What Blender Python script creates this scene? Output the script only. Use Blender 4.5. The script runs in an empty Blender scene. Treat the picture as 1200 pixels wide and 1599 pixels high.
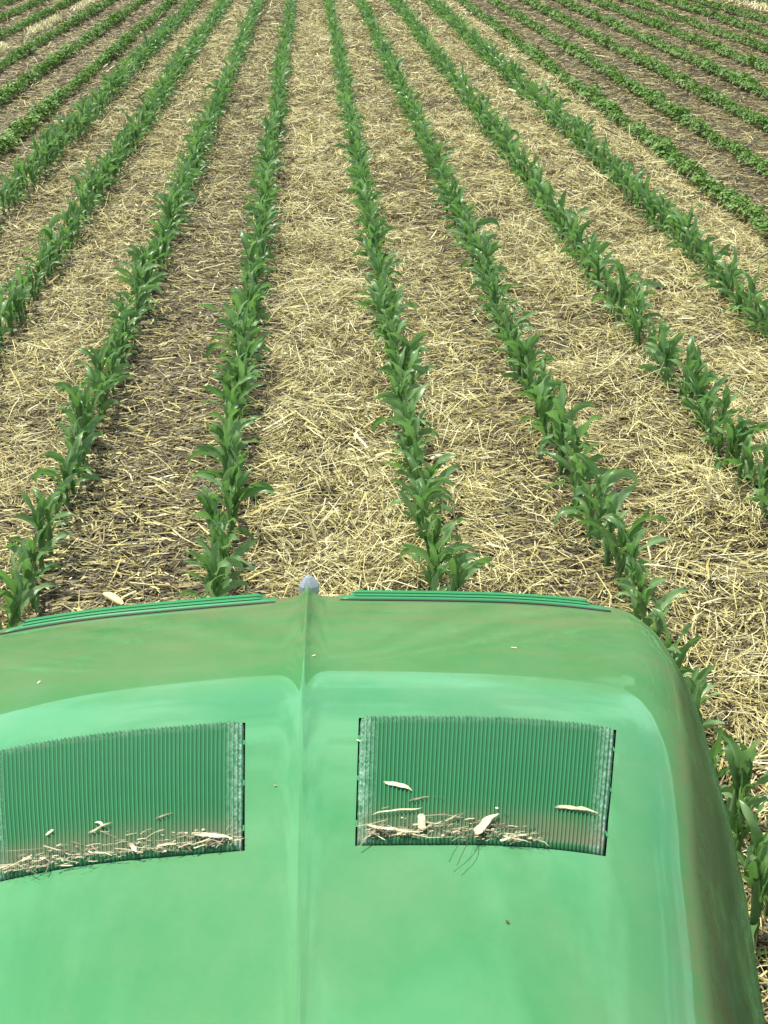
import bpy, math, random
import numpy as np

# ------------------------------------------------------------------ camera, sky, sun
S = bpy.context.scene
C = S.collection
PI = math.pi
H = 2.42                                     # eye height in the cab
FPX, HORIZON = 2000.0, 0.012
d = np.array([-120.0, 977.0, -FPX]); d /= np.linalg.norm(d)
u = np.array([-HORIZON, 1.0, (977 + 120 * HORIZON) / FPX]); u /= np.linalg.norm(u)
r = np.cross(d, u)
ROT = np.array([r, d, u])
cam = bpy.data.objects.new('camera', bpy.data.cameras.new('camera'))
C.objects.link(cam)
from mathutils import Matrix
mw = Matrix.Identity(4)
for i in range(3):
    for j in range(3):
        mw[i][j] = ROT[i, j]
mw[2][3] = H
cam.matrix_world = mw
cam.data.sensor_fit = 'VERTICAL'
cam.data.sensor_height = 24.0
cam.data.lens = FPX * 24.0 / 1599.0
cam.data.clip_start, cam.data.clip_end = 0.05, 3000.0
S.camera = cam

SUN_EL, SUN_AZ = math.radians(64), math.radians(-52)      # azimuth from +Y, negative = left
W = bpy.data.worlds.new('World'); S.world = W; W.use_nodes = True
nt = W.node_tree; N, L = nt.nodes, nt.links
bg = N['Background']; bg.inputs[1].default_value = 0.10
sky = N.new('ShaderNodeTexSky'); sky.sky_type = 'NISHITA'; sky.sun_disc = False
sky.sun_elevation = SUN_EL; sky.sun_rotation = SUN_AZ
sky.dust_density = 0.4; sky.air_density = 1.0; sky.ozone_density = 1.5
tc = N.new('ShaderNodeTexCoord')
mp = N.new('ShaderNodeMapping'); mp.inputs['Scale'].default_value = (1, 1, 2.2)
L.new(tc.outputs['Generated'], mp.inputs[0])
nz = N.new('ShaderNodeTexNoise'); nz.inputs['Scale'].default_value = 2.6; nz.inputs['Detail'].default_value = 6; nz.inputs['Roughness'].default_value = .55
L.new(mp.outputs[0], nz.inputs['Vector'])
rp = N.new('ShaderNodeValToRGB'); rp.color_ramp.elements[0].position = .46; rp.color_ramp.elements[1].position = .58
L.new(nz.outputs['Fac'], rp.inputs[0])
mx = N.new('ShaderNodeMix'); mx.data_type = 'RGBA'
mx.inputs['B'].default_value = (11.0, 11.6, 11.6, 1)
L.new(rp.outputs[0], mx.inputs['Factor']); L.new(sky.outputs[0], mx.inputs['A'])
L.new(mx.outputs['Result'], bg.inputs[0])
sun = bpy.data.objects.new('sun', bpy.data.lights.new('sun', 'SUN')); C.objects.link(sun)
sun.data.energy = 5.0; sun.data.angle = math.radians(.5); sun.data.color = (1.0, .95, .80)
sd = np.array([math.sin(SUN_AZ) * math.cos(SUN_EL), math.cos(SUN_AZ) * math.cos(SUN_EL), math.sin(SUN_EL)])
from mathutils import Vector
sun.rotation_euler = Vector(sd).to_track_quat('Z', 'Y').to_euler()
S.view_settings.view_transform = 'Standard'; S.view_settings.look = 'None'
S.view_settings.exposure = 0.32; S.view_settings.gamma = 1.0

rng = np.random.default_rng(7)
random.seed(7)

# ------------------------------------------------------------------ helpers
def proj(P):
    q = (np.atleast_2d(P) - [0, 0, H]) @ ROT
    z = np.where(-q[:, 2] > .05, -q[:, 2], .05)
    return np.c_[600 + FPX * q[:, 0] / z, 799.5 - FPX * q[:, 1] / z], -q[:, 2]

def ray(px, py):
    v = ROT @ np.array([px - 600, 799.5 - py, -FPX]); return v / np.linalg.norm(v)

def ground_at(px, py, z=0.0):
    v = ray(px, py); t = (z - H) / v[2]; return np.array([0, 0, H]) + v * t

def mesh_np(name, V, F, attrs=None, smooth=True):
    V = np.asarray(V, dtype=np.float32); F = np.asarray(F, dtype=np.int32)
    me = bpy.data.meshes.new(name)
    k = F.shape[1]
    me.vertices.add(len(V)); me.vertices.foreach_set('co', V.ravel())
    me.loops.add(F.size); me.loops.foreach_set('vertex_index', F.ravel())
    me.polygons.add(len(F))
    me.polygons.foreach_set('loop_start', np.arange(0, F.size, k, dtype=np.int32))
    me.polygons.foreach_set('loop_total', np.full(len(F), k, dtype=np.int32))
    me.polygons.foreach_set('use_smooth', np.full(len(F), smooth, dtype=bool))
    for n, a in (attrs or {}).items():
        at = me.attributes.new(n, 'FLOAT', 'POINT'); at.data.foreach_set('value', np.asarray(a, dtype=np.float32))
    me.update(calc_edges=True)
    return me

def link(name, me, mat, parent=None):
    o = bpy.data.objects.new(name, me); C.objects.link(o)
    if mat is not None and not me.materials: me.materials.append(mat)
    if parent is not None: o.parent = parent
    return o

def tag(o, label=None, cat=None, group=None, kind=None):
    if label: o['label'] = label
    if cat: o['category'] = cat
    if group: o['group'] = group
    if kind: o['kind'] = kind
    return o

def grid_faces(nr, nc, close=False):
    i, j = np.meshgrid(np.arange(nr - 1), np.arange(nc if close else nc - 1), indexing='ij')
    j2 = (j + 1) % nc
    return np.stack([i * nc + j, i * nc + j2, (i + 1) * nc + j2, (i + 1) * nc + j], -1).reshape(-1, 4)

def merge(parts):
    Vs, Fs, As, off = [], [], {}, 0
    for V, F, A in parts:
        Vs.append(V); Fs.append(F + off); off += len(V)
        for k, v in A.items(): As.setdefault(k, []).append(v)
    return np.concatenate(Vs), np.concatenate(Fs), {k: np.concatenate(v) for k, v in As.items()}

def tube(path, rad, n=8, caps=True):
    path = np.asarray(path, float); rad = np.broadcast_to(np.asarray(rad, float), (len(path),))
    t = np.gradient(path, axis=0); t /= np.linalg.norm(t, axis=1)[:, None] + 1e-9
    ref = np.array([0, 0, 1.0]) if abs(t[0][2]) < .9 else np.array([1.0, 0, 0])
    a = np.cross(t, ref); a /= np.linalg.norm(a, axis=1)[:, None] + 1e-9
    b = np.cross(t, a)
    an = np.arange(n) * 2 * PI / n
    V = (path[:, None] + rad[:, None, None] * (np.cos(an)[None, :, None] * a[:, None] + np.sin(an)[None, :, None] * b[:, None])).reshape(-1, 3)
    F = grid_faces(len(path), n, True)
    if caps:
        V = np.concatenate([V, path[:1], path[-1:]]); c0, c1 = len(V) - 2, len(V) - 1
        k = np.arange(n); e = (len(path) - 1) * n
        F = np.concatenate([F, np.stack([np.full(n, c0), (k + 1) % n, k, k], -1)[:, [0, 1, 2, 2]] if False else np.stack([(k + 1) % n, k, np.full(n, c0), np.full(n, c0)], -1)[:0]])
    return V, F

class Noise2:
    """smooth value noise on a lattice"""
    def __init__(self, seed, n=256):
        self.t = np.random.default_rng(seed).random((n, n)); self.n = n
    def __call__(self, x, y):
        x = np.asarray(x, float); y = np.asarray(y, float)
        xi = np.floor(x).astype(int); yi = np.floor(y).astype(int); fx = x - xi; fy = y - yi
        fx = fx * fx * (3 - 2 * fx); fy = fy * fy * (3 - 2 * fy)
        n = self.n; t = self.t
        a = t[xi % n, yi % n]; b = t[(xi + 1) % n, yi % n]; c = t[xi % n, (yi + 1) % n]; e = t[(xi + 1) % n, (yi + 1) % n]
        return (a * (1 - fx) + b * fx) * (1 - fy) + (c * (1 - fx) + e * fx) * fy
N1, N2, N3 = Noise2(1), Noise2(2), Noise2(3)

# ------------------------------------------------------------------ materials
class Mat:
    def __init__(self, name):
        self.m = bpy.data.materials.new(name); self.m.use_nodes = True
        self.nt = self.m.node_tree; self.b = self.nt.nodes['Principled BSDF']; self.out = self.nt.nodes['Material Output']
    def n(self, t, **kw):
        x = self.nt.nodes.new(t)
        for k, v in kw.items(): setattr(x, k, v)
        return x
    def l(self, a, b): self.nt.links.new(a, b)
    def noise(self, scale, detail=4, rough=.55, vec=None, coord='Object', stretch=None):
        if vec is None:
            t = self.n('ShaderNodeTexCoord'); vec = t.outputs[coord]
        if stretch:
            m = self.n('ShaderNodeMapping'); m.inputs['Scale'].default_value = stretch; self.l(vec, m.inputs[0]); vec = m.outputs[0]
        z = self.n('ShaderNodeTexNoise'); z.inputs['Scale'].default_value = scale; z.inputs['Detail'].default_value = detail; z.inputs['Roughness'].default_value = rough
        self.l(vec, z.inputs['Vector']); return z.outputs['Fac']
    def ramp(self, fac, stops):
        q = self.n('ShaderNodeValToRGB'); e = q.color_ramp.elements
        while len(e) < len(stops): e.new(.5)
        for el, (p, c) in zip(e, stops):
            el.position = p; el.color = (c[0], c[1], c[2], 1) if hasattr(c, '__len__') else (c, c, c, 1)
        self.l(fac, q.inputs[0]); return q.outputs[0]
    def attr(self, name):
        a = self.n('ShaderNodeAttribute'); a.attribute_name = name; return a.outputs['Fac']
    def math(self, op, a, b=None, clamp=False):
        x = self.n('ShaderNodeMath', operation=op); x.use_clamp = clamp
        for i, v in enumerate((a, b)):
            if v is None: continue
            if isinstance(v, (int, float)): x.inputs[i].default_value = v
            else: self.l(v, x.inputs[i])
        return x.outputs[0]
    def mix(self, f, a, b, blend='MIX'):
        x = self.n('ShaderNodeMix', data_type='RGBA', blend_type=blend)
        for k, v in (('Factor', f), ('A', a), ('B', b)):
            if isinstance(v, (int, float)): x.inputs[k].default_value = v
            elif isinstance(v, tuple): x.inputs[k].default_value = (*v, 1)
            else: self.l(v, x.inputs[k])
        return x.outputs['Result']
    def set(self, **kw):
        for k, v in kw.items():
            i = self.b.inputs[k.replace('_', ' ')]
            if hasattr(v, 'is_linked') or hasattr(v, 'links'): self.l(v, i)
            elif isinstance(v, tuple) and len(v) == 3: i.default_value = (*v, 1)
            else: i.default_value = v
    def bump(self, h, strength=.3, dist=.01):
        x = self.n('ShaderNodeBump'); x.inputs['Strength'].default_value = strength; x.inputs['Distance'].default_value = dist
        self.l(h, x.inputs['Height']); self.l(x.outputs[0], self.b.inputs['Normal'])

def leaf_material(name, dark, mid, light, rib, trans, tcol, rough=.38):
    m = Mat(name)
    oi = m.n('ShaderNodeObjectInfo')
    v = m.math('FRACT', m.math('ADD', m.attr('rnd'), oi.outputs['Random']))
    n = m.noise(18, 3, coord='Object')
    v2 = m.math('ADD', m.math('MULTIPLY', v, .65), m.math('MULTIPLY', n, .35))
    col = m.ramp(v2, [(.1, dark), (.5, mid), (.86, light), (.93, (light[0] * 2.0, light[1] * 1.15, light[2] * .8))])
    col = m.mix(m.math('MULTIPLY', m.math('POWER', m.attr('rib'), 6.0), .65), col, rib)
    m.set(Base_Color=col, Roughness=rough); m.b.inputs['IOR'].default_value = 1.45
    t = m.n('ShaderNodeBsdfTranslucent'); m.l(m.mix(.6, col, tcol), t.inputs[0])
    s = m.n('ShaderNodeMixShader'); s.inputs[0].default_value = trans
    m.l(m.b.outputs[0], s.inputs[1]); m.l(t.outputs[0], s.inputs[2]); m.l(s.outputs[0], m.out.inputs[0])
    return m.m

M_CORN = leaf_material('corn_leaf', (.090, .200, .064), (.165, .310, .115), (.265, .42, .200), (.26, .40, .18), .40, (.15, .38, .04), .35)
M_SOY = leaf_material('soy_leaf', (.070, .160, .022), (.112, .235, .034), (.175, .31, .056), (.14, .28, .08), .22, (.08, .26, .02), .5)

def straw_material():
    m = Mat('straw')
    t = m.attr('tone')
    col = m.ramp(t, [(0, (.045, .034, .024)), (.25, (.12, .098, .048)), (.55, (.38, .325, .118)), (.80, (.62, .55, .215)), (.93, (.76, .71, .39)), (1, (.80, .77, .52))])
    m.set(Base_Color=col, Roughness=.55)
    return m.m
M_STRAW = straw_material()
def chaff_material():
    m = Mat('chaff')
    n = m.noise(300, 3, .7)
    t = m.math('ADD', m.attr('tone'), m.math('MULTIPLY', m.math('SUBTRACT', n, .5), .5), True)
    m.set(Base_Color=m.ramp(t, [(0, (.035, .028, .020)), (.3, (.16, .125, .08)), (.6, (.40, .35, .22)), (.85, (.58, .52, .32)), (1, (.70, .65, .44))]), Roughness=.6)
    return m.m
M_CHAFF = chaff_material()

def soil_material():
    m = Mat('soil')
    a = m.noise(3.0, 6, .6); b = m.noise(40, 6, .65)
    col = m.ramp(m.math('ADD', m.math('MULTIPLY', a, .4), m.math('MULTIPLY', b, .6)), [(.3, (.034, .029, .019)), (.5, (.088, .076, .054)), (.7, (.175, .155, .112))])
    # beyond the modelled rows the field goes on as green crop rows with pale residue between them
    g = m.n('ShaderNodeNewGeometry'); sp = m.n('ShaderNodeSeparateXYZ'); m.l(g.outputs['Position'], sp.inputs[0])
    far = m.n('ShaderNodeMapRange'); far.inputs['From Min'].default_value = 50; far.inputs['From Max'].default_value = 62
    m.l(m.math('MAXIMUM', sp.outputs[1], m.math('MAXIMUM', m.math('MULTIPLY', m.math('ABSOLUTE', sp.outputs[0]), 2.6), m.math('MULTIPLY', sp.outputs[1], -9.0))), far.inputs['Value'])
    st = m.math('SINE', m.math('MULTIPLY', sp.outputs[0], 2 * PI / .75))
    crop = m.mix(m.math('MULTIPLY', m.math('ADD', st, 1.0), .5), (.085, .085, .04), (.028, .085, .024))
    crop = m.mix(m.noise(.08, 3), crop, (.035, .085, .028))
    col = m.mix(far.outputs[0], col, crop)
    m.set(Base_Color=col, Roughness=1.0); m.b.inputs['Specular IOR Level'].default_value = 0.0
    m.bump(b, .6, .012)
    return m.m
M_SOIL = soil_material()

def paint_material():
    m = Mat('green_paint')
    dust = m.attr('dust')
    big = m.ramp(m.noise(8, 5, .6, stretch=(1.0, .35, .7)), [(.36, .65), (.64, 1.0)])
    streak = m.ramp(m.noise(34, 5, .65, stretch=(1.0, .10, .8)), [(.38, .40), (.66, 1.0)])
    fine = m.noise(130, 5, .8)
    f = m.math('MULTIPLY', dust, m.math('ADD', m.math('MULTIPLY', big, .75), m.math('MULTIPLY', streak, .45)), True)
    f = m.math('MULTIPLY', f, m.math('ADD', m.math('MULTIPLY', fine, 1.3), .35), True)
    band = m.ramp(m.noise(15, 5, .6, stretch=(.30, 1.5, 1.0)), [(.36, .35), (.62, 1.35)])
    band = m.mix(m.ramp(dust, [(.50, 0), (.72, 1)]), band, (1.0, 1.0, 1.0))
    f = m.math('MULTIPLY', f, band, True)
    wisp = m.ramp(m.noise(26, 7, .72, stretch=(1.0, .30, .45)), [(.44, 0), (.74, 1.0)])
    f = m.math('ADD', f, m.math('MULTIPLY', m.math('MULTIPLY', wisp, dust), .35), True)
    film = m.math('MULTIPLY', m.ramp(m.noise(7, 8, .68, stretch=(1, .6, 1)), [(.38, .15), (.66, 1.0)]), m.math('ADD', m.math('MULTIPLY', fine, .6), .7))
    base = m.mix(m.noise(5, 3), (.056, .238, .086), (.068, .258, .096))
    base = m.mix(m.math('MULTIPLY', film, .16, True), base, (.36, .40, .27))
    dust_shaded = m.ramp(dust, [(.55, (.185, .180, .088)), (.85, (.080, .104, .045))])  # dust colour, darkened on the flanks to paint in their shade
    col = m.mix(f, base, dust_shaded)
    # clear coat with a green cast over the pigment, dulled where dust lies
    df = m.n('ShaderNodeBsdfDiffuse'); m.l(col, df.inputs[0])
    gs = m.n('ShaderNodeBsdfGlossy'); gs.inputs[0].default_value = (.42, 1.0, .80, 1)
    m.l(m.math('ADD', m.math('MULTIPLY', f, .16), m.math('MULTIPLY', film, .014)), gs.inputs['Roughness'])
    fr = m.n('ShaderNodeFresnel'); fr.inputs['IOR'].default_value = 1.62
    sh = m.n('ShaderNodeMixShader'); m.l(m.math('MULTIPLY', fr.outputs[0], m.math('SUBTRACT', 1.0, m.math('MULTIPLY', f, .65))), sh.inputs[0])
    m.l(df.outputs[0], sh.inputs[1]); m.l(gs.outputs[0], sh.inputs[2]); m.l(sh.outputs[0], m.out.inputs[0])
    return m.m
M_PAINT = paint_material()

def simple(name, col, rough, metal=0, noise=None):
    m = Mat(name)
    if noise:
        sc, c2 = noise; m.set(Base_Color=m.mix(m.noise(sc, 4), col, c2))
    else: m.set(Base_Color=col)
    m.set(Roughness=rough, Metallic=float(metal)); return m.m
M_TRIM = simple('trim_green', (.018, .215, .072), .45, 0, (60, (.028, .26, .09)))
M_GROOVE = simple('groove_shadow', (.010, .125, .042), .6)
M_BLACK = simple('black_rubber', (.010, .011, .010), .6, 0, (30, (.02, .02, .018)))
M_CHASSIS = simple('dark_iron', (.02, .022, .02), .55, 0, (12, (.06, .05, .035)))
M_RIM = simple('yellow_rim', (.65, .42, .02), .4, 0, (9, (.5, .36, .06)))
M_TIP = simple('grey_cap', (.30, .34, .40), .25, .2, (70, (.48, .52, .58)))

def screen_material():
    m = Mat('vent_screen')
    pale_edge = m.attr('pale_edge'); dirt = m.attr('dirt'); trough = m.attr('trough')
    n = m.noise(170, 4, .75); n2 = m.noise(22, 3, .6)
    base = m.mix(n2, (.015, .165, .054), (.024, .20, .070))
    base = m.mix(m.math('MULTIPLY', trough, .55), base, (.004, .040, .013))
    w = m.math('MULTIPLY', pale_edge, m.ramp(n, [(.42, 0), (.66, 1)]), True)
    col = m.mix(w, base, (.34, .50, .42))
    dd = m.math('MULTIPLY', dirt, m.math('ADD', m.math('MULTIPLY', n2, 1.1), .2), True)
    col = m.mix(dd, col, (.17, .125, .085))
    m.set(Base_Color=col, Roughness=.42)
    return m.m
M_SCREEN = screen_material()

# ------------------------------------------------------------------ the field: row positions
CORN = [-2.57, -1.88, -1.14, -.43, .385, 1.085, 1.83, 2.61]
SOY_R = [3.38, 4.08, 4.83, 5.58, 6.33, 7.08, 7.83, 8.55]
SOY_L = [-3.20, -3.93, -4.68, -5.62, -6.35, -7.1, -7.85, -8.6]
CORN_FAR = [9.75, 10.5, 11.25, 12.0]
FAR_Y = 50.0

def xtab(x, tab):
    t = np.array(tab, float); return np.interp(x, t[:, 0], t[:, 1])
STRAW_X = [(-20, .10), (-3.1, .12), (-2.75, .14), (-2.5, .16), (-2.25, .40), (-2.05, .45), (-1.88, .3), (-1.7, .60), (-1.3, .62), (-1.14, .22), (-1.02, .06), (-.8, .14),
           (-.55, .08), (-.43, .15), (-.33, .30), (-.20, .95), (.0, 1.0), (.28, .95), (.385, .55), (.50, .85), (.66, .80), (.80, .36), (.97, .32), (1.085, .35), (1.2, .70), (1.65, .85),
           (1.83, .5), (1.95, .85), (2.45, .9), (2.61, .55), (2.75, 1.0), (3.1, 1.05), (3.2, .7), (3.33, .25), (3.45, .10), (20, .10)]
OLD_X = [(-20, 1.0), (-2.7, .9), (-2.3, .8), (-1.7, .7), (-1.2, .8), (-1.05, .75), (-.5, .8), (-.35, .6), (-.1, .25), (.35, .3), (.8, .7), (1.05, .6), (1.3, .4), (2.5, .35), (3.1, .2), (3.4, .9), (20, 1.0)]
def straw_density(x, y):
    d0 = xtab(x, STRAW_X)
    inside = (x > -2.6) & (x < 3.2)
    d0 = np.where(inside, d0 + (np.clip((y - 7) / 10, 0, 1)) * .42 * (1.0 - d0), d0)
    n = .55 * N1(x * 3.1 + 40, y * 2.0) + .45 * N2(x * 8 + 11, y * 6)
    return d0 * np.clip(.15 + 1.75 * n, 0.1, 1.7)
def pile(x, y):
    return .075 * np.clip(straw_density(x, y) - .15, 0, 1.3) + .03 * np.exp(-((x - 3.0) / .22) ** 2)

# ground: one sheet out to the horizon, fine under the modelled rows
def ground():
    def axis(a, b, step, far):
        core = np.arange(a, b + 1e-6, step)
        out = np.cumsum(np.geomspace(step * 2, 260, 26)); out = out / out[-1] * far
        return np.concatenate([a - out[::-1], core, b + out])
    xs = axis(-9, 10, .07, 900); ys = axis(-1, 46, .09, 1400)
    X, Y = np.meshgrid(xs, ys)
    core = (X > -9) & (X < 10) & (Y > -1) & (Y < 46)
    Z = np.where(core, .018 * (N1(X * 6, Y * 6) - .5) + .02 * (N2(X * 13, Y * 13) - .5) - .012, -.01)
    V = np.stack([X, Y, Z], -1).reshape(-1, 3)
    o = link('ground', mesh_np('ground', V, grid_faces(len(ys), len(xs))), M_SOIL)
    tag(o, 'dark brown field soil showing between the straw and crop rows', kind='structure')
ground()

# ------------------------------------------------------------------ straw and residue
def strands(x, y, z, ln, wd, az, pitch, roll, bend, tone):
    n = len(x)
    dx = np.stack([np.cos(az) * np.cos(pitch), np.sin(az) * np.cos(pitch), np.sin(pitch)], -1)
    side = np.stack([-np.sin(az), np.cos(az), np.zeros(n)], -1)
    up = np.cross(dx, side)
    acr = side * np.cos(roll)[:, None] + up * np.sin(roll)[:, None]
    c = np.stack([x, y, z], -1)
    p = [c - dx * ln[:, None] * .5, c + side * (bend * ln)[:, None] + up * (np.abs(bend) * ln * .3)[:, None], c + dx * ln[:, None] * .5]
    w = [wd * .5, wd * .5, wd * .35]
    V = np.empty((n, 6, 3), np.float32)
    for k in range(3):
        V[:, 2 * k] = p[k] - acr * w[k][:, None]; V[:, 2 * k + 1] = p[k] + acr * w[k][:, None]
    V[:, :, 2] = np.maximum(V[:, :, 2], .001)
    b = np.arange(n)[:, None] * 6
    F = np.stack([b + [0, 1, 3, 2], b + [2, 3, 5, 4]], 1).reshape(-1, 4)
    return V.reshape(-1, 3), F, {'tone': np.repeat(tone, 6)}

BANDS = [(0.6, 6, 5200, .95), (6, 10, 4000, .95), (10, 16, 2600, 1.15), (16, 26, 1250, 1.5), (26, 48, 520, 2.2)]
def field_x(y0, y1):
    a = np.array([ground_at(0, 799, 0), ]);
    hw = (y1 * .9 + 1.1) * .36
    return -(hw * .67 + 1.0), hw + 1.0
def straw_field():
    parts, old = [], []
    for (y0, y1, rho, sc) in BANDS:
        xa, xb = field_x(y0, y1); xb = min(xb, 11); xa = max(xa, -9)
        n = int(rho * (xb - xa) * (y1 - y0))
        x = rng.uniform(xa, xb, n); y = rng.uniform(y0, y1, n)
        de = straw_density(x, y)
        k = rng.random(n) < de / 1.05
        x, y, de = x[k], y[k], de[k]; n = len(x)
        ln = np.clip(rng.lognormal(math.log(.070), .62, n), .025, .32) * (1 + .25 * (sc - 1)); wd = rng.uniform(.0018, .0040, n) * sc
        lay = rng.random(n)
        z = .003 + pile(x, y) * lay + rng.uniform(0, .006, n)
        th = 2 * PI * N3(x * 2.2, y * 2.2) * 1.5 + rng.normal(0, .8, n)
        up = rng.random(n) < .07
        pit = np.where(up, rng.normal(0, .55, n), rng.normal(0, .22, n))
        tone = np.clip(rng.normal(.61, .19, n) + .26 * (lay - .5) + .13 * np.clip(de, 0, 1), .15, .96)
        tone = np.where(rng.random(n) < .22, tone * .42, tone)
        wd = np.where(rng.random(n) < .05, wd * rng.uniform(1.8, 3.2, n), wd)
        parts.append(strands(x, y, z + np.abs(np.sin(pit)) * ln * .4, ln, wd, th, pit, rng.normal(0, .5, n), rng.normal(0, .06, n), tone))
        # older, greyer residue lying flat on the soil
        n = int(rho * .85 * (xb - xa) * (y1 - y0))
        x = rng.uniform(xa, xb, n); y = rng.uniform(y0, y1, n)
        k = rng.random(n) < xtab(x, OLD_X) * np.clip(.35 + 1.1 * N2(x * 4, y * 3), 0, 1.2) / 1.1
        x, y = x[k], y[k]; n = len(x)
        ln = np.clip(rng.lognormal(math.log(.06), .6, n), .015, .22) * (1 + .25 * (sc - 1)); wd = rng.uniform(.003, .009, n) * (1 + .6 * (sc - 1))
        th = rng.normal(0, .75, n)
        tone = np.clip(rng.gamma(2.0, .12, n) + .08, .02, .85)
        pale = (rng.random(n) < .10); tone = np.where(pale, rng.uniform(.6, .95, n), tone)
        pit = rng.normal(0, .12, n)
        old.append(strands(x, y, rng.uniform(.002, .016, n), ln, wd, th, pit, rng.normal(0, .3, n), rng.normal(0, .08, n), tone))
    V, F, A = merge(parts)
    tag(link('straw', mesh_np('straw', V, F, A, False), M_STRAW), 'pale yellow straw strewn thickly between the corn rows', 'straw', kind='stuff')
    V, F, A = merge(old)
    tag(link('crop_residue', mesh_np('crop_residue', V, F, A, False), M_STRAW), 'grey brown weathered crop residue lying flat on the dark soil', 'residue', kind='stuff')
straw_field()

# bleached upright stubble beside some rows
def stubble():
    xs, ys = [], []
    for x0, ya, yb, n, sx in ((-5.15, 15, 42, 5000, .035), (9.35, 18, 34, 1500, .05), (-2.80, 6, 22, 260, .07), (-2.95, 8, 30, 150, .1)):
        y = rng.uniform(ya, yb, n); k = N1(y * .9 + x0, y * 0 + 3) > (.25 if n > 1000 else .55)
        y = y[k]; xs.append(x0 + rng.normal(0, sx, len(y))); ys.append(y)
    x = np.concatenate(xs); y = np.concatenate(ys); n = len(x)
    ln = rng.uniform(.06, .20, n)
    V, F, A = strands(x, y, ln * .45, ln, rng.uniform(.008, .022, n), rng.uniform(0, 2 * PI, n), rng.normal(1.0, .35, n), rng.normal(0, .6, n), rng.normal(0, .1, n), rng.uniform(.93, 1, n))
    tag(link('dry_stubble', mesh_np('dry_stubble', V, F, A, False), M_STRAW), 'bleached whitish dead stubble standing in strips beside the soybean rows', 'stubble', kind='stuff')
stubble()

# ------------------------------------------------------------------ corn
def corn_leaf(h0, az, L, wmax, th0, bend, g, nl=11, nw=5, twist=0.0, x0=0.0):
    t = np.linspace(0, 1, nl)
    th = th0 - bend * t ** 1.9
    ds = L / (nl - 1)
    rr = x0 + np.concatenate([[0], np.cumsum(np.cos((th[1:] + th[:-1]) / 2) * ds)])
    zz = h0 + np.concatenate([[0], np.cumsum(np.sin((th[1:] + th[:-1]) / 2) * ds)])
    w = wmax * np.clip((.42 + 2.4 * t), 0, 1) * np.clip(1 - t ** 3.4, 0, 1) ** .75 + .0012
    s = np.linspace(-1, 1, nw)
    fold = (.55 * (1 - t) ** 1.5 + .14)
    ph = g.uniform(0, 6)
    wave = .26 * np.sin(t * g.uniform(12, 17) + ph)
    wob = .016 * np.sin(t * 4 + ph) * t
    V = np.empty((nl, nw, 3))
    for j, sj in enumerate(s):
        off = sj * w * .5
        lift = abs(sj) * w * .5 * fold + (abs(sj) > .9) * wave * w * sj
        tw = twist * t
        lat = off * np.cos(tw) - lift * np.sin(tw); lf = lift * np.cos(tw) + off * np.sin(tw)
        V[:, j, 0] = rr - lf * np.sin(th); V[:, j, 2] = zz + lf * np.cos(th); V[:, j, 1] = lat + wob
    c, sn = math.cos(az), math.sin(az)
    P = V.reshape(-1, 3).copy(); P[:, 0], P[:, 1] = V.reshape(-1, 3)[:, 0] * c - V.reshape(-1, 3)[:, 1] * sn, V.reshape(-1, 3)[:, 0] * sn + V.reshape(-1, 3)[:, 1] * c
    rib = np.tile(1 - np.abs(s), nl)
    return P, grid_faces(nl, nw), rib

def corn_parts(seed, nl=11, nw=5):
    """stalk, then leaves from the bottom to the whorl"""
    g = np.random.default_rng(seed)
    hs = g.uniform(.14, .20)
    lean = g.normal(0, .012, 2)
    path = [(lean[0] * t, lean[1] * t, -.02 + t * (hs + .02)) for t in np.linspace(0, 1, 5)]
    V, F = tube(path, [.0115, .011, .0105, .009, .007], 7)
    out = [(V, F, np.zeros(len(V)) + .3)]
    plane = g.uniform(0, PI); n = int(g.integers(6, 9))
    for i in range(n):
        f = i / (n - 1)
        az = plane + PI * (i % 2) + g.normal(0, .55)
        h0 = .03 + (hs - .04) * min(1, f * 1.15)
        L = (.105 + .125 * math.sin(PI * min(1, .16 + f * .62))) * g.uniform(.82, 1.15) * (.75 if i == n - 1 else 1)
        wm = (.022 + .015 * math.sin(PI * (.12 + f * .62))) * g.uniform(.85, 1.15)
        th0 = math.radians(56 + 30 * f ** .7 + g.normal(0, 7)); bend = math.radians(max(5, 118 - 70 * f + g.normal(0, 38)))
        out.append(corn_leaf(h0, az, L, wm, th0, bend, g, nl, nw, g.normal(0, 1.5), .004))
    return out

NVAR = 14
CORN_VAR = [corn_parts(100 + i) for i in range(NVAR)]
CORN_LOW = [corn_parts(100 + i, 6, 3) for i in range(NVAR)]
def to_mesh(name, parts, rnd=.0):
    V, F, A = merge([(v, f, {'rib': rb, 'rnd': np.full(len(v), (0.0 if k == 0 else .35 * ((k * .37) % 1)) + rnd)}) for k, (v, f, rb) in enumerate(parts)])
    return mesh_np(name, V, F, A)
CORN_MERGED = [to_mesh('corn_plant', p) for p in CORN_VAR]
CORN_SPLIT = [[to_mesh('stalk' if k == 0 else 'leaf', [q], .35 * ((k * .37) % 1)) for k, q in enumerate(p)] for p in CORN_VAR]
for me in CORN_MERGED + [m for s in CORN_SPLIT for m in s]: me.materials.append(M_CORN)

def scatter_rows(rows, y0, y1, step, jit):
    P = []
    for k, x in enumerate(rows):
        y = np.arange(y0, y1, step); n = len(y)
        y = y + rng.normal(0, step * .22, n)
        keep = rng.random(n) > .03
        P.append(np.stack([x + rng.normal(0, jit, n) + .03 * (N1(y * .6 + k * 7, y * 0 + k) - .5), y, np.full(n, k)], -1)[keep])
    return np.concatenate(P)

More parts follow.
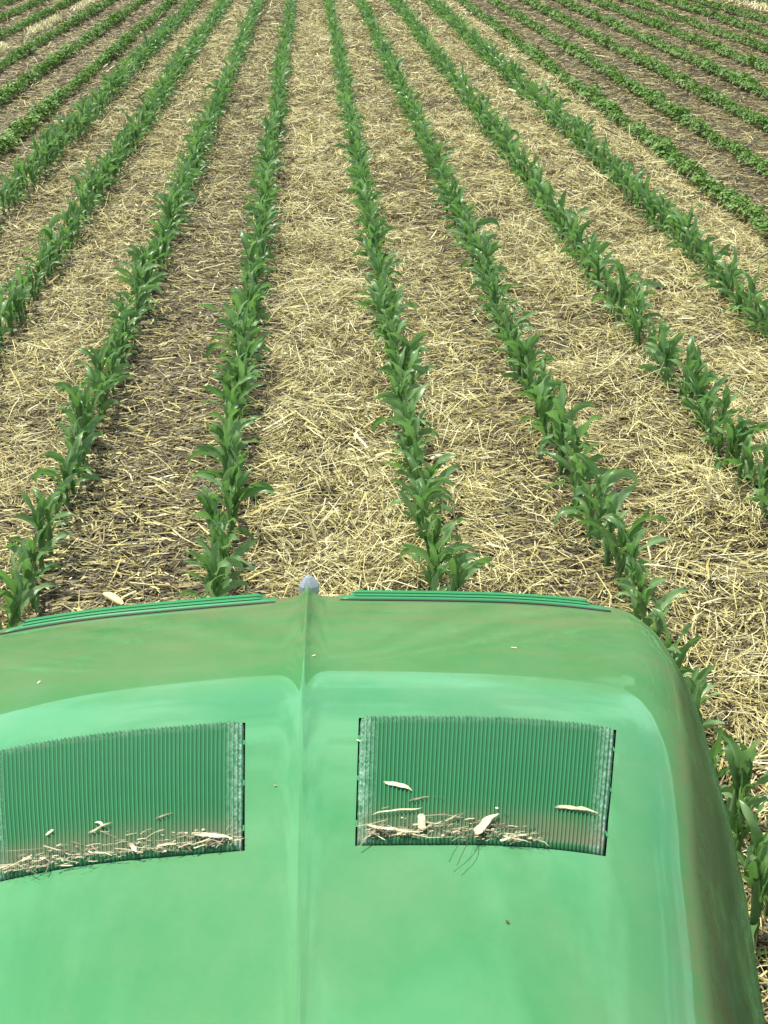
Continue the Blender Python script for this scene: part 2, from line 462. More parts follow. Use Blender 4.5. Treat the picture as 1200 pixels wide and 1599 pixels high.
def tile(variants, pts, scale, rz, extra_rnd):
    parts = []
    vi = rng.integers(0, len(variants), len(pts))
    for k, var in enumerate(variants):
        V, F, A = var
        idx = np.where(vi == k)[0]
        if not len(idx): continue
        c, s = np.cos(rz[idx]), np.sin(rz[idx])
        T = np.empty((len(idx), len(V), 3), np.float32)
        T[:, :, 0] = (V[None, :, 0] * c[:, None] - V[None, :, 1] * s[:, None]) * scale[idx, None] + pts[idx, 0:1]
        T[:, :, 1] = (V[None, :, 0] * s[:, None] + V[None, :, 1] * c[:, None]) * scale[idx, None] + pts[idx, 1:2]
        T[:, :, 2] = V[None, :, 2] * scale[idx, None]
        FF = (F[None] + (np.arange(len(idx)) * len(V))[:, None, None]).reshape(-1, F.shape[1])
        AA = {n: np.tile(a, len(idx)) for n, a in A.items()}
        AA['rnd'] = AA['rnd'] + np.repeat(extra_rnd[idx], len(V))
        parts.append((T.reshape(-1, 3), FF, AA))
    return merge(parts)

def var_of(parts):
    return merge([(v, f, {'rib': rb, 'rnd': np.full(len(v), (0.0 if k == 0 else .35 * ((k * .37) % 1)))}) for k, (v, f, rb) in enumerate(parts)])

# what the hood hides of the field (used only to leave out plants nobody sees)
def in_view(P, h, margin=0):
    a, da = proj(np.c_[P[:, 0], P[:, 1], np.zeros(len(P))]); b, db = proj(np.c_[P[:, 0], P[:, 1], np.full(len(P), h)])
    x = a[:, 0]; top = np.minimum(a[:, 1], b[:, 1])
    ok = (da > .1) & (x > -40 - margin) & (x < 1240 + margin) & (top < 1620) & (a[:, 1] > -10)
    edge = np.interp(x, [-60, 0, 440, 480, 530, 960, 1010, 1060, 1095, 1125, 1165, 1190, 1300], [1010, 985, 932, 918, 930, 948, 968, 1050, 1120, 1200, 1400, 1599, 1700])
    return ok & (top < edge - 4), a, b, edge

ROW_NAME = {0: 'outermost corn row on the left, beside the soybeans', 1: 'second corn row from the left soybeans',
            2: 'corn row running to the hood\'s left corner', 3: 'corn row just left of the hood nose',
            4: 'corn row just right of the hood nose', 5: 'corn row passing the hood\'s right side',
            6: 'second corn row from the right soybeans', 7: 'outermost corn row on the right, beside the soybeans'}
FIRST = {3: 'long-leaved corn plant rising directly behind the left front trim strip',
         4: 'broad-leaved corn plant rising directly behind the right front trim strip'}

def corn():
    P = scatter_rows(CORN, .35, FAR_Y, .102, .016)
    n = len(P); sc = np.clip(rng.normal(.88, .15, n), .45, 1.2); rz = rng.uniform(0, 2 * PI, n)
    ok, a, b, edge = in_view(P, .36)
    dist = np.hypot(P[:, 0], P[:, 1])
    idx = np.where(ok)[0]; idx = idx[np.argsort(dist[idx])][:300]
    ind = set(idx.tolist())
    seen_first = set()
    order = {}
    for rank, i in enumerate(idx):
        row = int(P[i, 2]); v = int(rng.integers(0, NVAR)); k = order.get(row, 0); order[row] = k + 1
        loc = (P[i, 0], P[i, 1], 0.0)
        if rank < 90:
            o = bpy.data.objects.new('corn_plant', None); o.empty_display_size = .1; C.objects.link(o)
            for q, me in enumerate(CORN_SPLIT[v]):
                link('stalk' if q == 0 else 'leaf', me, None, o)
        else:
            o = link('corn_plant', CORN_MERGED[v], None)
        o.location = loc; o.rotation_euler = (rng.normal(0, .10), rng.normal(0, .10), rz[i]); o.scale = (sc[i],) * 3
        if k == 0 and row not in (5,):
            lab = FIRST.get(row, 'nearest young corn plant of the ' + ROW_NAME[row])
            tag(o, lab, 'corn plant', 'corn plants in the ' + ROW_NAME[row])
        else:
            tag(o, ('young green corn plant in the ' if row == 5 else 'young corn plant farther back in the ') + ROW_NAME[row], 'corn plant', 'corn plants in the ' + ROW_NAME[row])
    rest = np.array([i for i in range(n) if i not in ind])
    near = rest[dist[rest] < 14]; far = rest[dist[rest] >= 14]
    near = near[(P[near, 1] > .3)]
    V1 = tile([var_of(p) for p in CORN_VAR], P[near], sc[near], rz[near], rng.random(len(near)))
    V2 = tile([var_of(p) for p in CORN_LOW], P[far], sc[far], rz[far], rng.random(len(far)))
    Q = scatter_rows(CORN_FAR, 14, FAR_Y, .2, .02)
    V3 = tile([var_of(p) for p in CORN_LOW], Q, rng.normal(1.25, .1, len(Q)), rng.uniform(0, 6.28, len(Q)), rng.random(len(Q)))
    V, F, A = merge([V1, V2, V3])
    tag(link('distant_corn', mesh_np('distant_corn', V, F, A), M_CORN), 'farther corn rows merging into green bands up the field', 'corn rows', kind='stuff')
corn()

# ------------------------------------------------------------------ soybeans
def soy_var(seed):
    g = np.random.default_rng(seed); parts = []
    V, F = tube([(0, 0, -.01), (.003, 0, .06), (0, .004, .13)], [.003, .0028, .002], 5); parts.append((V, F, {'rib': np.zeros(len(V)), 'rnd': np.zeros(len(V))}))
    for i in range(12):
        az = i * 2.4 + g.normal(0, .4); rad = .018 + .085 * g.random() ** .7 if i < 11 else .0
        hz = .075 + .115 * (1 - (rad / .11) ** 2) * g.uniform(.7, 1.1)
        c = np.array([rad * math.cos(az), rad * math.sin(az), hz])
        nrm = np.array([math.cos(az) * .45 * rad / .1, math.sin(az) * .45 * rad / .1, 1.0]) + g.normal(0, .32, 3); nrm /= np.linalg.norm(nrm)
        for q in (-1.9, 0, 1.9):
            a2 = az + q + g.normal(0, .15)
            dr = np.array([math.cos(a2), math.sin(a2), g.normal(0, .15)]); dr -= nrm * (dr @ nrm); dr /= np.linalg.norm(dr)
            sd_ = np.cross(nrm, dr); Ls = g.uniform(.040, .060); w = Ls * g.uniform(.36, .44)
            b0 = c + dr * .008
            v = np.array([b0, b0 + dr * Ls * .33 - sd_ * w + nrm * .006, b0 + dr * Ls * .72 - sd_ * w * .72 + nrm * .003, b0 + dr * Ls - nrm * .006,
                          b0 + dr * Ls * .72 + sd_ * w * .72 + nrm * .003, b0 + dr * Ls * .33 + sd_ * w + nrm * .006])
            parts.append((v, np.array([[0, 3, 2, 1], [0, 5, 4, 3]]), {'rib': np.array([.7, 0, 0, .5, 0, 0]), 'rnd': np.full(6, g.random() * .45)}))
    return merge(parts)
def soy():
    SV = [soy_var(300 + i) for i in range(8)]
    meshes = [mesh_np('soybean_plant', *v) for v in SV]
    for m in meshes: m.materials.append(M_SOY)
    rows = SOY_L + SOY_R
    P = scatter_rows(rows, 5, FAR_Y, .060, .022)
    n = len(P); sc = rng.normal(.63, .11, n) * np.clip(.8 + .45 * N2(P[:, 1] * 2.2, P[:, 2] * 9.7), .8, 1.25); rz = rng.uniform(0, 6.28, n)
    ok, a, b, e = in_view(P, .18)
    dist = np.hypot(P[:, 0], P[:, 1]); idx = np.where(ok)[0]; idx = idx[np.argsort(dist[idx])][:300]
    names = {0: ('first soybean row left of the corn', 'soybean plants in the first row left of the corn'), 8: ('first soybean row right of the corn', 'soybean plants in the first row right of the corn'),
             9: ('second soybean row right of the corn', 'soybean plants in the second row right of the corn')}
    for i in idx:
        row = int(P[i, 2]); o = link('soybean_plant', meshes[int(rng.integers(0, 8))], None)
        o.location = (P[i, 0], P[i, 1], 0); o.rotation_euler = (0, 0, rz[i]); o.scale = (sc[i],) * 3
        nm = names.get(row) or (('outer soybean rows on the left', 'soybean plants in outer rows on the left') if row < 8 else ('outer soybean rows on the right', 'soybean plants in outer rows on the right'))
        tag(o, 'low bushy soybean plant in the ' + nm[0], 'soybean plant', nm[1])
    ind = set(idx.tolist()); rest = np.array([i for i in range(n) if i not in ind])
    rest = rest[(P[rest, 0] > -.62 * P[rest, 1] - 2) & (P[rest, 0] < .62 * P[rest, 1] + 2)]
    V, F, A = tile(SV, P[rest], sc[rest], rz[rest], rng.random(len(rest)))
    tag(link('distant_soybeans', mesh_np('distant_soybeans', V, F, A), M_SOY), 'farther soybean rows forming low green hedges either side of the corn', 'soybean rows', kind='stuff')
soy()

# ------------------------------------------------------------------ tractor
HX = -.037                                   # hood centre line
_y = np.linspace(.2, 2.6, 1201)
_al = np.interp(_y, [.40, .65, .956, 1.157, 1.331, 1.488, 1.643, 1.76, 1.9], [1.5, 2, 4, 8.5, 16.4, 18.2, 19.2, 21.0, 23])
_k = np.exp(-(np.arange(-60, 61) / 22.0) ** 2); _k /= _k.sum()
_al = np.convolve(np.pad(_al, 60, mode='edge'), _k, mode='valid')
_z = -np.concatenate([[0], np.cumsum(np.tan(np.radians((_al[1:] + _al[:-1]) / 2)) * (_y[1] - _y[0]))])
_z += 1.606 - np.interp(.956, _y, _z)
def zp(Y): return np.interp(Y, _y, _z)
def zflat(X, Y):
    a = np.abs(X); hr = np.interp(Y, [.6, 1.2, 1.4, 1.75, 2.2], [.004, .007, .011, .023, .03])
    e = a / (Win(Y)) - .52
    sh = np.where(e > 0, np.where(e < .48, .060 * e * e, .060 * (.2304 + .96 * (e - .48))), 0) * np.interp(Y, [1.35, 1.65], [1, .35])
    return zp(Y) - .038 * a - .055 * a * a - sh + hr * np.exp(-np.sqrt(a * a + 1.2e-6) / np.interp(Y, [1.2, 1.7], [.013, .0105]))
def Wout(Y): return np.interp(Y, [.3, .6, .8, 1.0, 1.2, 1.4, 1.55, 1.9], [.425, .447, .477, .512, .556, .594, .618, .628])
def Win(Y): return np.interp(Y, [.3, .6, .8, 1.0, 1.2, 1.4, 1.55, 1.7, 1.9], [.210, .230, .262, .310, .366, .420, .462, .492, .500])
ROLL_A, ROLL_B, FR_A, FR_B, RC = .195, .30, .07, .20, .030
YF, YK = 1.82, 1.30
GY0, GY1 = .95, 1.20
def gl(Y): return .052 + (np.asarray(Y) - .95) * .048
def gr(Y): return np.minimum(.293 + (np.asarray(Y) - .95) * .27, Win(Y) - .004)

# rolled edge: turns quickly to a steep flank, then slowly to vertical
_s = np.linspace(0, 1, 401); _t = np.radians(np.interp(_s, [0, .06, .36, 1], [0, 4, 56, 86]))
_fa = np.cumsum(np.cos(_t)); _fb = np.cumsum(np.sin(_t))
ROLL = [(math.degrees(_t[i]), _fa[i] / _fa[-1], _fb[i] / _fb[-1]) for i in (12, 24, 40, 56, 72, 88, 104, 120, 136, 152, 180, 220, 260, 300, 350, 400)]
def half_columns():
    """list of functions giving |X| of each column at a given Y, and the indices of the vent edges"""
    cols = [('c', v) for v in (0, .002, .004, .007, .010, .014, .019, .025, .032)]
    i0 = len(cols); cols += [('g', k / 16) for k in range(17)]; i1 = len(cols) - 1
    cols += [('s', k / 6) for k in range(1, 7)]
    return cols, i0, i1
COLS, IG0, IG1 = half_columns()
def col_x(c, Y):
    k, v = c
    if k == 'c': return np.full(np.shape(Y), v)
    if k == 'g': return gl(Y) * (1 - v) + gr(Y) * v
    return gr(Y) * (1 - v) + (Win(Y)) * v

def build_hood(root):
    ys = np.concatenate([np.linspace(.40, GY0, 16), np.linspace(GY0, GY1, 10)[1:], np.linspace(GY1, YK, 6)[1:], np.linspace(YK, YF, 24)[1:]])
    nr = len(ys)
    nh = len(COLS); nc = 2 * nh - 1
    G = np.zeros((nr, nc, 3))
    for j in range(nc):
        s = 1 if j >= nh - 1 else -1; c = COLS[abs(j - (nh - 1))]
        pf = col_x(c, YF) / (Win(YF)); q = RC / (Win(YF))
        t = np.clip((pf - 1 + q) / q, 0, 1); yf = YF - RC * (1 - np.sqrt(max(0, 1 - t * t)))
        Y = np.where(ys <= YK, ys, YK + (ys - YK) / (YF - YK) * (yf - YK))
        X = col_x(c, Y)
        G[:, j, 0] = s * X; G[:, j, 1] = Y; G[:, j, 2] = zflat(X, Y)
    V = G.reshape(-1, 3); F = grid_faces(nr, nc)
    # leave the two vent openings out
    r0 = int(np.argmin(abs(ys - GY0))); r1 = int(np.argmin(abs(ys - GY1)))
    fi = np.arange(len(F)); fr = fi // (nc - 1); fc = fi % (nc - 1); mid = nh - 1
    hole = (fr >= r0) & (fr < r1) & (((fc >= mid + IG0) & (fc < mid + IG1)) | ((fc < mid - IG0) & (fc >= mid - IG1)))
    F = F[~hole]
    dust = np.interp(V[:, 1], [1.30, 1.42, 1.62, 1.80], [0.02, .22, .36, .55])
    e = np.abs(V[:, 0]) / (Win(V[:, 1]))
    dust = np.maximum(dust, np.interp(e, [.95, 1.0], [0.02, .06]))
    # rolled edge: right side, round the nose, left side
    path = np.concatenate([[(k, nc - 1) for k in range(nr)], [(nr - 1, j) for j in range(nc - 2, -1, -1)], [(k, 0) for k in range(nr - 2, -1, -1)]])
    B = np.array([G[a, b] for a, b in path])
    tg = np.gradient(B[:, :2], axis=0); tg /= np.linalg.norm(tg, axis=1)[:, None]
    nrm = np.stack([tg[:, 1], -tg[:, 0]], -1)
    for _ in range(3): nrm[1:-1] = (nrm[:-2] + 2 * nrm[1:-1] + nrm[2:]) / 4
    nrm /= np.linalg.norm(nrm, axis=1)[:, None]
    w = nrm[:, 0] ** 2; A = (Wout(B[:, 1]) - Win(B[:, 1])) * w + FR_A * (1 - w); Bz = ROLL_B * w + FR_B * (1 - w)
    rings = [B]; rd = [np.zeros(len(B))]
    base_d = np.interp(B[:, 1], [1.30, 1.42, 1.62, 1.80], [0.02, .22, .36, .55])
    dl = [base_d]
    for ph, fa, fb in ROLL:
        Q = B.copy(); Q[:, :2] += nrm * (A * fa)[:, None]
        Q[:, 2] = zflat(Q[:, 0], Q[:, 1]) - Bz * fb
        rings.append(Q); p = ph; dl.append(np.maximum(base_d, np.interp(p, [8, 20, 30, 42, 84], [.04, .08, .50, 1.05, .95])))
    last = rings[-1]
    for dz, dr in ((-.05, .006), (-.14, .016), (-.26, .022), (-.38, .02)):
        Q = last.copy(); Q[:, :2] += nrm * dr; Q[:, 2] = last[:, 2] + (dz if True else 0); rings.append(Q); dl.append(np.full(len(B), .95))
    R = np.array(rings); nR, nB = R.shape[:2]
    # ring 0 shares its vertices with the panel
    idx0 = np.array([a * nc + b for a, b in path])
    Vn = R[1:].reshape(-1, 3); off = len(V)
    ids = np.concatenate([idx0[None], (off + np.arange((nR - 1) * nB)).reshape(nR - 1, nB)])
    Fr = np.stack([ids[:-1, :-1], ids[1:, :-1], ids[1:, 1:], ids[:-1, 1:]], -1).reshape(-1, 4)
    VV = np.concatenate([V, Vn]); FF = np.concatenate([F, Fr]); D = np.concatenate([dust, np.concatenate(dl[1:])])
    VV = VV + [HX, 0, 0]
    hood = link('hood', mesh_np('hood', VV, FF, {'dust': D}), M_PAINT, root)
    return hood

def build_screen(root, s):
    """one ribbed vent screen let into the hood, with its dark recess"""
    nb = 62; per = 6; nu = nb * per + 1
    uu = np.linspace(0, 1, nu); vv = np.concatenate([[-.034, -.030, -.022, -.010], np.linspace(0, 1, 12), [1.012]])
    drop = np.concatenate([[-.012, -.006, -.003, -.001], np.zeros(12), [-.006]])
    X = np.empty((len(vv), nu)); Y = np.empty_like(X); Z = np.empty_like(X)
    cor = .5 - .5 * np.cos(uu * nb * 2 * PI)
    edge = np.clip(np.minimum(uu, 1 - uu) / .035, 0, 1)
    for k, v in enumerate(vv):
        y = GY0 + .010 + v * (GY1 - GY0 - .014)
        x = (gl(y) + .0015) * (1 - uu) + (gr(y) - .0015) * uu
        X[k] = x; Y[k] = y
        Z[k] = zflat(x, y) + .0035 + .0026 * cor + drop[k] - .007 * (1 - edge) ** 2 + .004 * math.sin(PI * min(max(v, 0), 1))
    V = np.stack([s * X + HX, Y, Z], -1).reshape(-1, 3)
    F = grid_faces(len(vv), nu)
    U2, V2 = np.meshgrid(uu, vv)
    pale_edge = np.clip(1 - np.minimum(U2, 1 - U2) / .075, 0, 1) ** .8 * .85 + .5 * np.clip((V2 - .965) / .035, 0, 1)  # paler towards both side edges and along the far edge
    dirt = np.interp(V2, [-.012, .0, .07, .14, .22], [.05, .65, .6, .2, 0]) * (1 if True else 0)
    o = link('vent_screen', mesh_np('vent_screen', V, F, {'pale_edge': pale_edge.ravel(), 'dirt': dirt.ravel(), 'trough': np.where(V2 < -.006, .15 + .85 * (np.sin(U2 * nb * PI) ** 2 > .55), np.clip(1.25 * (1 - cor), 0, 1)).ravel()}), M_SCREEN, root)
    # recess: dark tray under the opening
    e = np.array([(gl(GY0), GY0), (gr(GY0), GY0), (gr(GY1), GY1), (gl(GY1), GY1)]); n = 9
    ring = np.concatenate([np.linspace(e[i], e[(i + 1) % 4], n)[:-1] for i in range(4)])
    ring = (ring - ring.mean(0)) * 1.012 + ring.mean(0)
    top = np.c_[s * ring[:, 0] + HX, ring[:, 1], zflat(ring[:, 0], ring[:, 1]) - .0012]
    bot = top - [0, 0, .05]; m = len(ring)
    V = np.concatenate([top, bot]); k = np.arange(m)
    Fq = np.stack([k, (k + 1) % m, m + (k + 1) % m, m + k], -1)
    cen = bot.mean(0); V = np.concatenate([V, [cen]])
    Fc = np.stack([m + k[::2], m + (k[::2] + 1) % m, m + (k[::2] + 2) % m, np.full(m // 2, 2 * m)], -1)
    link('recess', mesh_np('recess', V, np.concatenate([Fq, Fc]), None, False), M_BLACK, o)
    # four small clips in the side gaps
    for y in (.985, 1.065, 1.15):
        for side in (0, 1):
            x = gl(y) + .0011 if side == 0 else gr(y) - .0011
            V, F = box(.0008, .004, .002); V = V + [s * x + HX, y, zflat(x, y) - .001]
            link('clip', mesh_np('clip', V, F, None, False), M_TRIM, o)
    return o

def box(a, b, c):
    V = np.array([(x, y, z) for x in (-a, a) for y in (-b, b) for z in (-c, c)], float)
    F = np.array([[0, 1, 3, 2], [4, 6, 7, 5], [0, 4, 5, 1], [2, 3, 7, 6], [0, 2, 6, 4], [1, 5, 7, 3]])
    return V, F

def build_trim(root, s):
    """ribbed strip along the front edge"""
    xs = np.linspace(.052, .486, 60)
    fy = .85 * np.array([0, .004, .009, .014, .018, .020, .026, .028, .034, .036, .042, .044, .050, .056, .060])
    fz = np.array([-.004, .004, .006, .004, .002, .006, .008, .0055, .0095, .007, .011, .0085, .012, .009, -.02])
    V = np.empty((len(fy), len(xs), 3))
    yb = 1.792 - .03 * np.clip((xs - .30) / .18, 0, 1) ** 2.2
    tap = np.clip(np.minimum((xs - .052) / .012, (.486 - xs) / .02), 0, 1) ** .5
    inner = np.clip(np.minimum((xs - .070) / .006, (.468 - xs) / .012), 0, 1)
    for k in range(len(fy)):
        y = yb + fy[k]
        h = fz[k] * tap if k < 5 else np.where(inner > .5, fz[k] * inner, .003 - .0002 * k) * np.maximum(tap, .2)
        V[k, :, 0] = s * xs + HX; V[k, :, 1] = y; V[k, :, 2] = zflat(xs, y) + h
    F = grid_faces(len(fy), len(xs))
    o = link('trim_strip', mesh_np('trim_strip', V.reshape(-1, 3), F), M_TRIM, root)
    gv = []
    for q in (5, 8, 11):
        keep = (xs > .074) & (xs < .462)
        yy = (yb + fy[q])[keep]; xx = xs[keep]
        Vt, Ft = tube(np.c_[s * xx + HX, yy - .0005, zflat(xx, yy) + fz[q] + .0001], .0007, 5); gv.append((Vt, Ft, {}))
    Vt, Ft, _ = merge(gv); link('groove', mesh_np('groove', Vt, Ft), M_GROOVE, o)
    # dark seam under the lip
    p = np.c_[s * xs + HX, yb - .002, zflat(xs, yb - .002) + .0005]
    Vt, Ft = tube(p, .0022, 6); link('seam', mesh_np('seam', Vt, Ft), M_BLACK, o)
    return o

def wheel(root, x, y, R, w):
    an = np.linspace(0, 2 * PI, 49)[:-1]
    prof = [(-w / 2, R * .62), (-w / 2 * 1.05, R * .8), (-w / 2 * .9, R * .96), (0, R), (w / 2 * .9, R * .96), (w / 2 * 1.05, R * .8), (w / 2, R * .62)]
    V = np.array([[(x + px, y + pr * math.cos(a), R + pr * math.sin(a)) for a in an] for px, pr in prof]).reshape(-1, 3)
    t = link('tyre', mesh_np('tyre', V, grid_faces(len(prof), 48, True)), M_BLACK, None)
    parts = []
    for k in range(22):
        for sg in (-1, 1):
            a = k * 2 * PI / 22 + (.14 if sg > 0 else 0); v, f = box(w * .25, .022, .025)
            ca, sa = math.cos(sg * .6), math.sin(sg * .6); v = np.c_[v[:, 0] * ca - v[:, 1] * sa, v[:, 0] * sa + v[:, 1] * ca, v[:, 2]] + [sg * w * .24, 0, R - .005]
            v = np.c_[v[:, 0] + x, v[:, 1] * math.cos(a) - v[:, 2] * math.sin(a) + y, v[:, 1] * math.sin(a) + v[:, 2] * math.cos(a) + R]
            parts.append((v, f, {}))
    V, F, _ = merge(parts); lugs = link('tread_lugs', mesh_np('tread_lugs', V, F, None, False), M_BLACK, None)
    prof = [(-w * .3, R * .62), (-w * .12, R * .58), (-w * .05, R * .3), (-w * .05, .02), (w * .05, .02), (w * .05, R * .3), (w * .12, R * .58), (w * .3, R * .62)]
    V = np.array([[(x + px, y + pr * math.cos(a), R + pr * math.sin(a)) for a in an] for px, pr in prof]).reshape(-1, 3)
    rim = link('rim', mesh_np('rim', V, grid_faces(len(prof), 48, True)), M_RIM, None)
    wh = bpy.data.objects.new('wheel', None); C.objects.link(wh); wh.parent = root
    for q in (t, lugs, rim): q.parent = wh

tractor = bpy.data.objects.new('tractor', None); C.objects.link(tractor)
tag(tractor, 'green tractor with dusty rounded hood and two ribbed vent screens, seen from its cab', 'tractor')
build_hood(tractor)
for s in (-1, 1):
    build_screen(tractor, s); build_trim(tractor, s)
def nose_cap():
    y0, = (1.868,); z0 = float(zflat(np.array(0.0), np.array(1.86)))
    an = np.linspace(0, 2 * PI, 9)[:-1] + .2
    rings = [(.017, -.022), (.0165, -.008), (.012, -.001), (.006, .006), (.0015, .009)]
    V = np.array([[(HX + .001 + rr * math.cos(a) * 1.05, y0 + rr * .8 * math.sin(a) + zz * .15, z0 + zz) for a in an] for rr, zz in rings]).reshape(-1, 3)
    V = np.concatenate([V, [[HX + .001, y0 + .006, z0 + .0095]]]); F = grid_faces(len(rings), 8, True)
    k = np.arange(8); e = (len(rings) - 1) * 8; t = len(V) - 1
    F = np.concatenate([F, np.stack([e + k[::2], e + (k[::2] + 1) % 8, e + (k[::2] + 2) % 8, np.full(4, t)], -1)])
    o = link('nose_cap', mesh_np('nose_cap', V, F, None, False), M_TIP, tractor); o['label'] = 'small grey blue faceted cap on the nose'
nose_cap()
V, F = box(.26, .85, .33); link('chassis', mesh_np('chassis', V + [HX, .9, .82], F, None, False), M_CHASSIS, tractor)
V, F = tube([(HX - 1.46, 1.15, .66), (HX, 1.15, .62), (HX + 1.46, 1.15, .66)], .075, 10); link('front_axle', mesh_np('front_axle', V, F), M_CHASSIS, tractor)
for s in (-1, 1): wheel(tractor, HX + s * 1.56, 1.15, .68, .30)

# ------------------------------------------------------------------ chaff caught on the vent screens
def hood_hit(px, py):
    v = ray(px, py)
    for t in np.arange(.6, 3.0, .001):
        P = np.array([0, 0, H]) + v * t
        if P[2] < zflat(np.array(P[0] - HX), np.array(P[1])) + .007: return P
    return P
def chip(name, a, b, width, tone, label, cat, curl=.0, sharp=.25, thick=.0012):
    A, B = hood_hit(*a), hood_hit(*b); n = 9; t = np.linspace(0, 1, n)
    ax = B - A; Ln = np.linalg.norm(ax); ax /= Ln; sd_ = np.cross([0, 0, 1.0], ax); sd_ /= np.linalg.norm(sd_)
    gg = np.random.default_rng(int(a[0])); w = .72 * width * np.minimum(1, np.minimum(t / .12 + .35, (1 - t) / sharp + .08)) * gg.uniform(.72, 1.15, n)
    up = .0025 + .6 * curl * np.sin(PI * t ** gg.uniform(.5, 2))
    c = A + ax * (t * Ln)[:, None] + np.array([0, 0, 1.0]) * up[:, None] + sd_ * ((.02 * np.sin(t * 5 + a[1]) + .012 * np.sin(t * 13 + b[0])) * Ln)[:, None]
    ring = [(-.5, .05), (-.2, .16), (.25, .02), (.5, .12), (.2, -.04), (-.2, .06)]
    V = np.array([c + sd_ * (w * p)[:, None] + np.array([0, 0, 1.0]) * (q * w * .8)[:, None] for p, q in ring]).transpose(1, 0, 2).reshape(-1, 3)
    tn = np.clip(np.repeat(tone - .45 * np.clip(1 - t * 6, 0, 1) + gg.normal(0, .06, n), 6), 0, 1)
    o = link(name, mesh_np(name, V, grid_faces(n, 6, True), {'tone': tn}, False), M_CHAFF)
    tag(o, label, cat, 'dry husk pieces lying on the vent screens')
chip('husk_piece', (600, 1223), (644, 1238), .0075, .93, 'pale split husk piece highest on the left of the right vent screen', 'husk', .003)
chip('twig', (638, 1254), (672, 1247), .0030, .42, 'short crooked brown twig below the highest husk on the right screen', 'twig', .002)
chip('husk_piece', (866, 1263), (935, 1272), .0075, .80, 'long husk piece with dark left end alone at the right screen edge', 'husk', .004, .35)
chip('husk_piece', (660, 1300), (658, 1275), .011, .80, 'curled lumpy husk piece upright in the right screen chaff', 'husk', .008, .4)
chip('husk_piece', (742, 1306), (779, 1273), .012, .97, 'pale pointed triangular husk piece in the right screen chaff', 'husk', .005, .5)
chip('husk_piece', (571, 1291), (655, 1305), .0050, .95, 'long cream splinter at the lower left of the right screen', 'husk', .001)
chip('husk_piece', (582, 1276), (660, 1264), .0030, .92, 'thin curved straw left of the lumpy husk, right screen', 'husk', .003)
chip('husk_piece', (300, 1304), (361, 1312), .0065, .97, 'long cream splinter at the right of the left vent screen', 'husk', .001)
chip('twig', (138, 1304), (177, 1288), .0034, .60, 'tan twig crossed by a chip above the left screen chaff', 'twig', .003)
chip('husk_piece', (149, 1287), (163, 1294), .0045, .95, 'short pale chip crossing the tan twig on left screen', 'husk', .004)
chip('husk_piece', (72, 1308), (85, 1298), .0045, .9, 'small pale chip left of the crossed twig on left screen', 'husk', .001)
chip('husk_piece', (203, 1320), (214, 1334), .006, .97, 'stubby pale chip standing out of the left screen chaff', 'husk', .002)
chip('twig', (243, 1282), (270, 1272), .0028, .45, 'thin brown twig on the right half of left screen', 'twig', .001)

def chaff(name, label, poly, n, seed):
    g = np.random.default_rng(seed); X, Y, Z = [], [], []
    while len(X) < n:
        t = g.random(); a, b = np.array(poly[0]), np.array(poly[1]); p = a + (b - a) * t
        yy = p[1] - (3 + abs(g.normal(0, 1.3)) * poly[2]) * (.35 + .65 * math.sin(PI * t) ** .7)
        P = hood_hit(p[0], yy); X.append(P[0]); Y.append(P[1]); Z.append(P[2] + g.uniform(-.002, .004))
    X, Y, Z = map(np.array, (X, Y, Z))
    ln = np.clip(g.lognormal(math.log(.0065), .75, n), .003, .045)
    V, F, A = strands(X, Y, Z * 0 + 1, ln, g.uniform(.0004, .0012, n) * g.choice([1, 1, 1, 2], n), g.normal(.08, .38, n), g.normal(0, .1, n), g.normal(0, .4, n), g.normal(0, .08, n), np.clip(g.normal(.56, .25, n), .05, 1))
    V[:, 2] += np.repeat(Z, 6) - 1
    tag(link(name, mesh_np(name, V, F, A, False), M_CHAFF), label, 'chaff', kind='stuff')
chaff('chaff', 'fine straw chaff heaped along the lower edge of the right vent screen', ((575, 1306), (850, 1318), 15), 230, 5)
chaff('chaff', 'fine straw chaff heaped along the lower edge of the left vent screen', ((12, 1366), (372, 1318), 15), 260, 6)
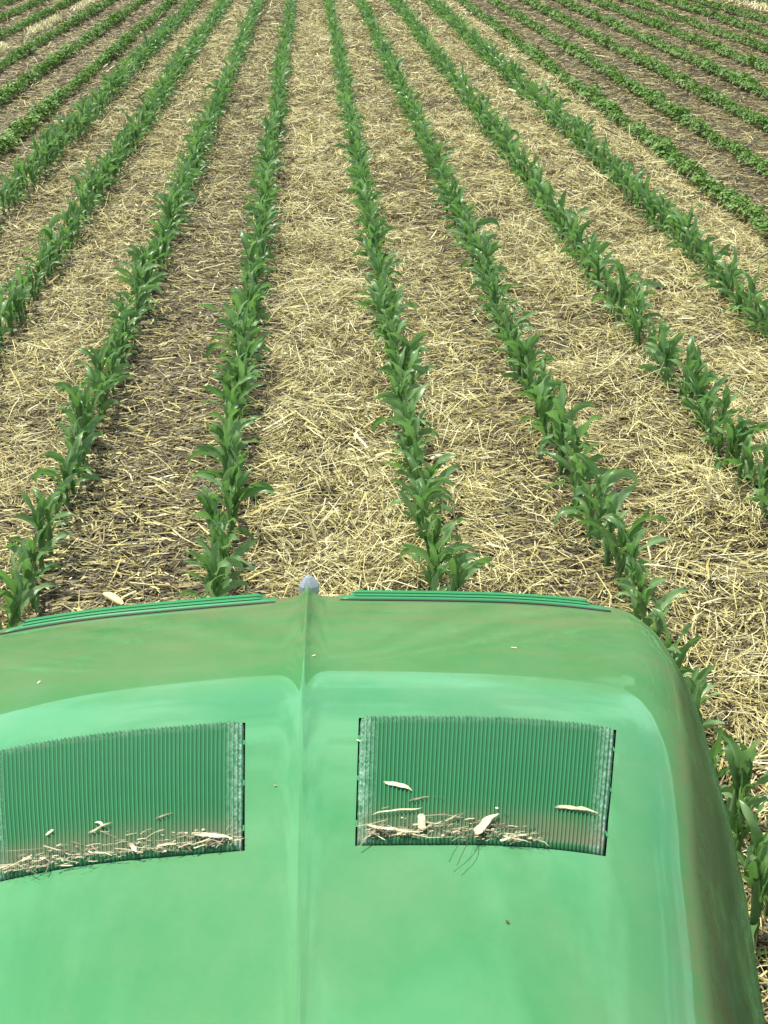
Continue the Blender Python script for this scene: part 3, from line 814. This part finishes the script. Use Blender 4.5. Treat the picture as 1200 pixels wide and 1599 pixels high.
def flecks():
    parts = []
    for px, py, L, tn in ((793, 1432, .004, .05), (803, 1006, .008, .75), (490, 1018, .005, .75), (560, 1150, .005, .9), 
                          (60, 1060, .006, .95), (430, 1220, .003, .4), (350, 1195, .004, .12)):
        P = hood_hit(px, py); q = np.array([0.0])
        parts.append(strands(P[:1], P[1:2], np.array([1.0]), np.array([L]), np.array([.0022]), np.array([px * .7]), q, q, q + .05, np.array([tn])))
        parts[-1][0][:, 2] += P[2] - 1.0 - .005
    V, F, A = merge(parts); tag(link('dirt_flecks', mesh_np('dirt_flecks', V, F, A, False), M_CHAFF), 'tiny specks of dirt and plant bits scattered on the green hood', 'dirt flecks', kind='stuff')
flecks()
def tuft():
    parts = []
    g = np.random.default_rng(4)
    for k in range(2):
        a = hood_hit(742 + g.normal(0, 2), 1303 + g.normal(0, 3)); b = hood_hit(708 + g.normal(0, 5), 1348 + g.normal(0, 12))
        t = np.linspace(0, 1, 7)[:, None]; p = a + (b - a) * t; p[:, 2] += .008 * np.sin(PI * t[:, 0]) + .003
        p[:, 0] += .002 * np.sin(t[:, 0] * 4 + k); V, F = tube(p, .00035, 4); parts.append((V, F, {'tone': np.full(len(V), .12)}))
    V, F, A = merge(parts); tag(link('hair_tuft', mesh_np('hair_tuft', V, F, A), M_CHAFF), 'dark wispy fibre tuft hanging over the lower edge of right screen', 'fibre tuft')
tuft()
# a few fragments that stand out in the field
def fragment(px, py, L, w, az, tone, label):
    p = ground_at(px, py, .03); t = np.linspace(-.5, .5, 7)
    path = np.c_[p[0] + math.cos(az) * t * L, p[1] + math.sin(az) * t * L, np.full(7, .035) + .01 * np.cos(t * 3)]
    V, F = tube(path, w * np.array([.4, .9, 1, 1.05, 1, .9, .5]), 8); V[:, 2] = .03 + (V[:, 2] - .03) * .7
    tag(link('stalk_fragment', mesh_np('stalk_fragment', V, F, {'tone': np.full(len(V), tone)}), M_STRAW), label, 'stalk fragment')
fragment(178, 937, .12, .017, 2.3, .9, 'thick pale stalk fragment on dark soil left of hood nose')
fragment(683, 716, .07, .012, .5, 1.0, 'whitish stalk fragment right of the row beside the hood nose')
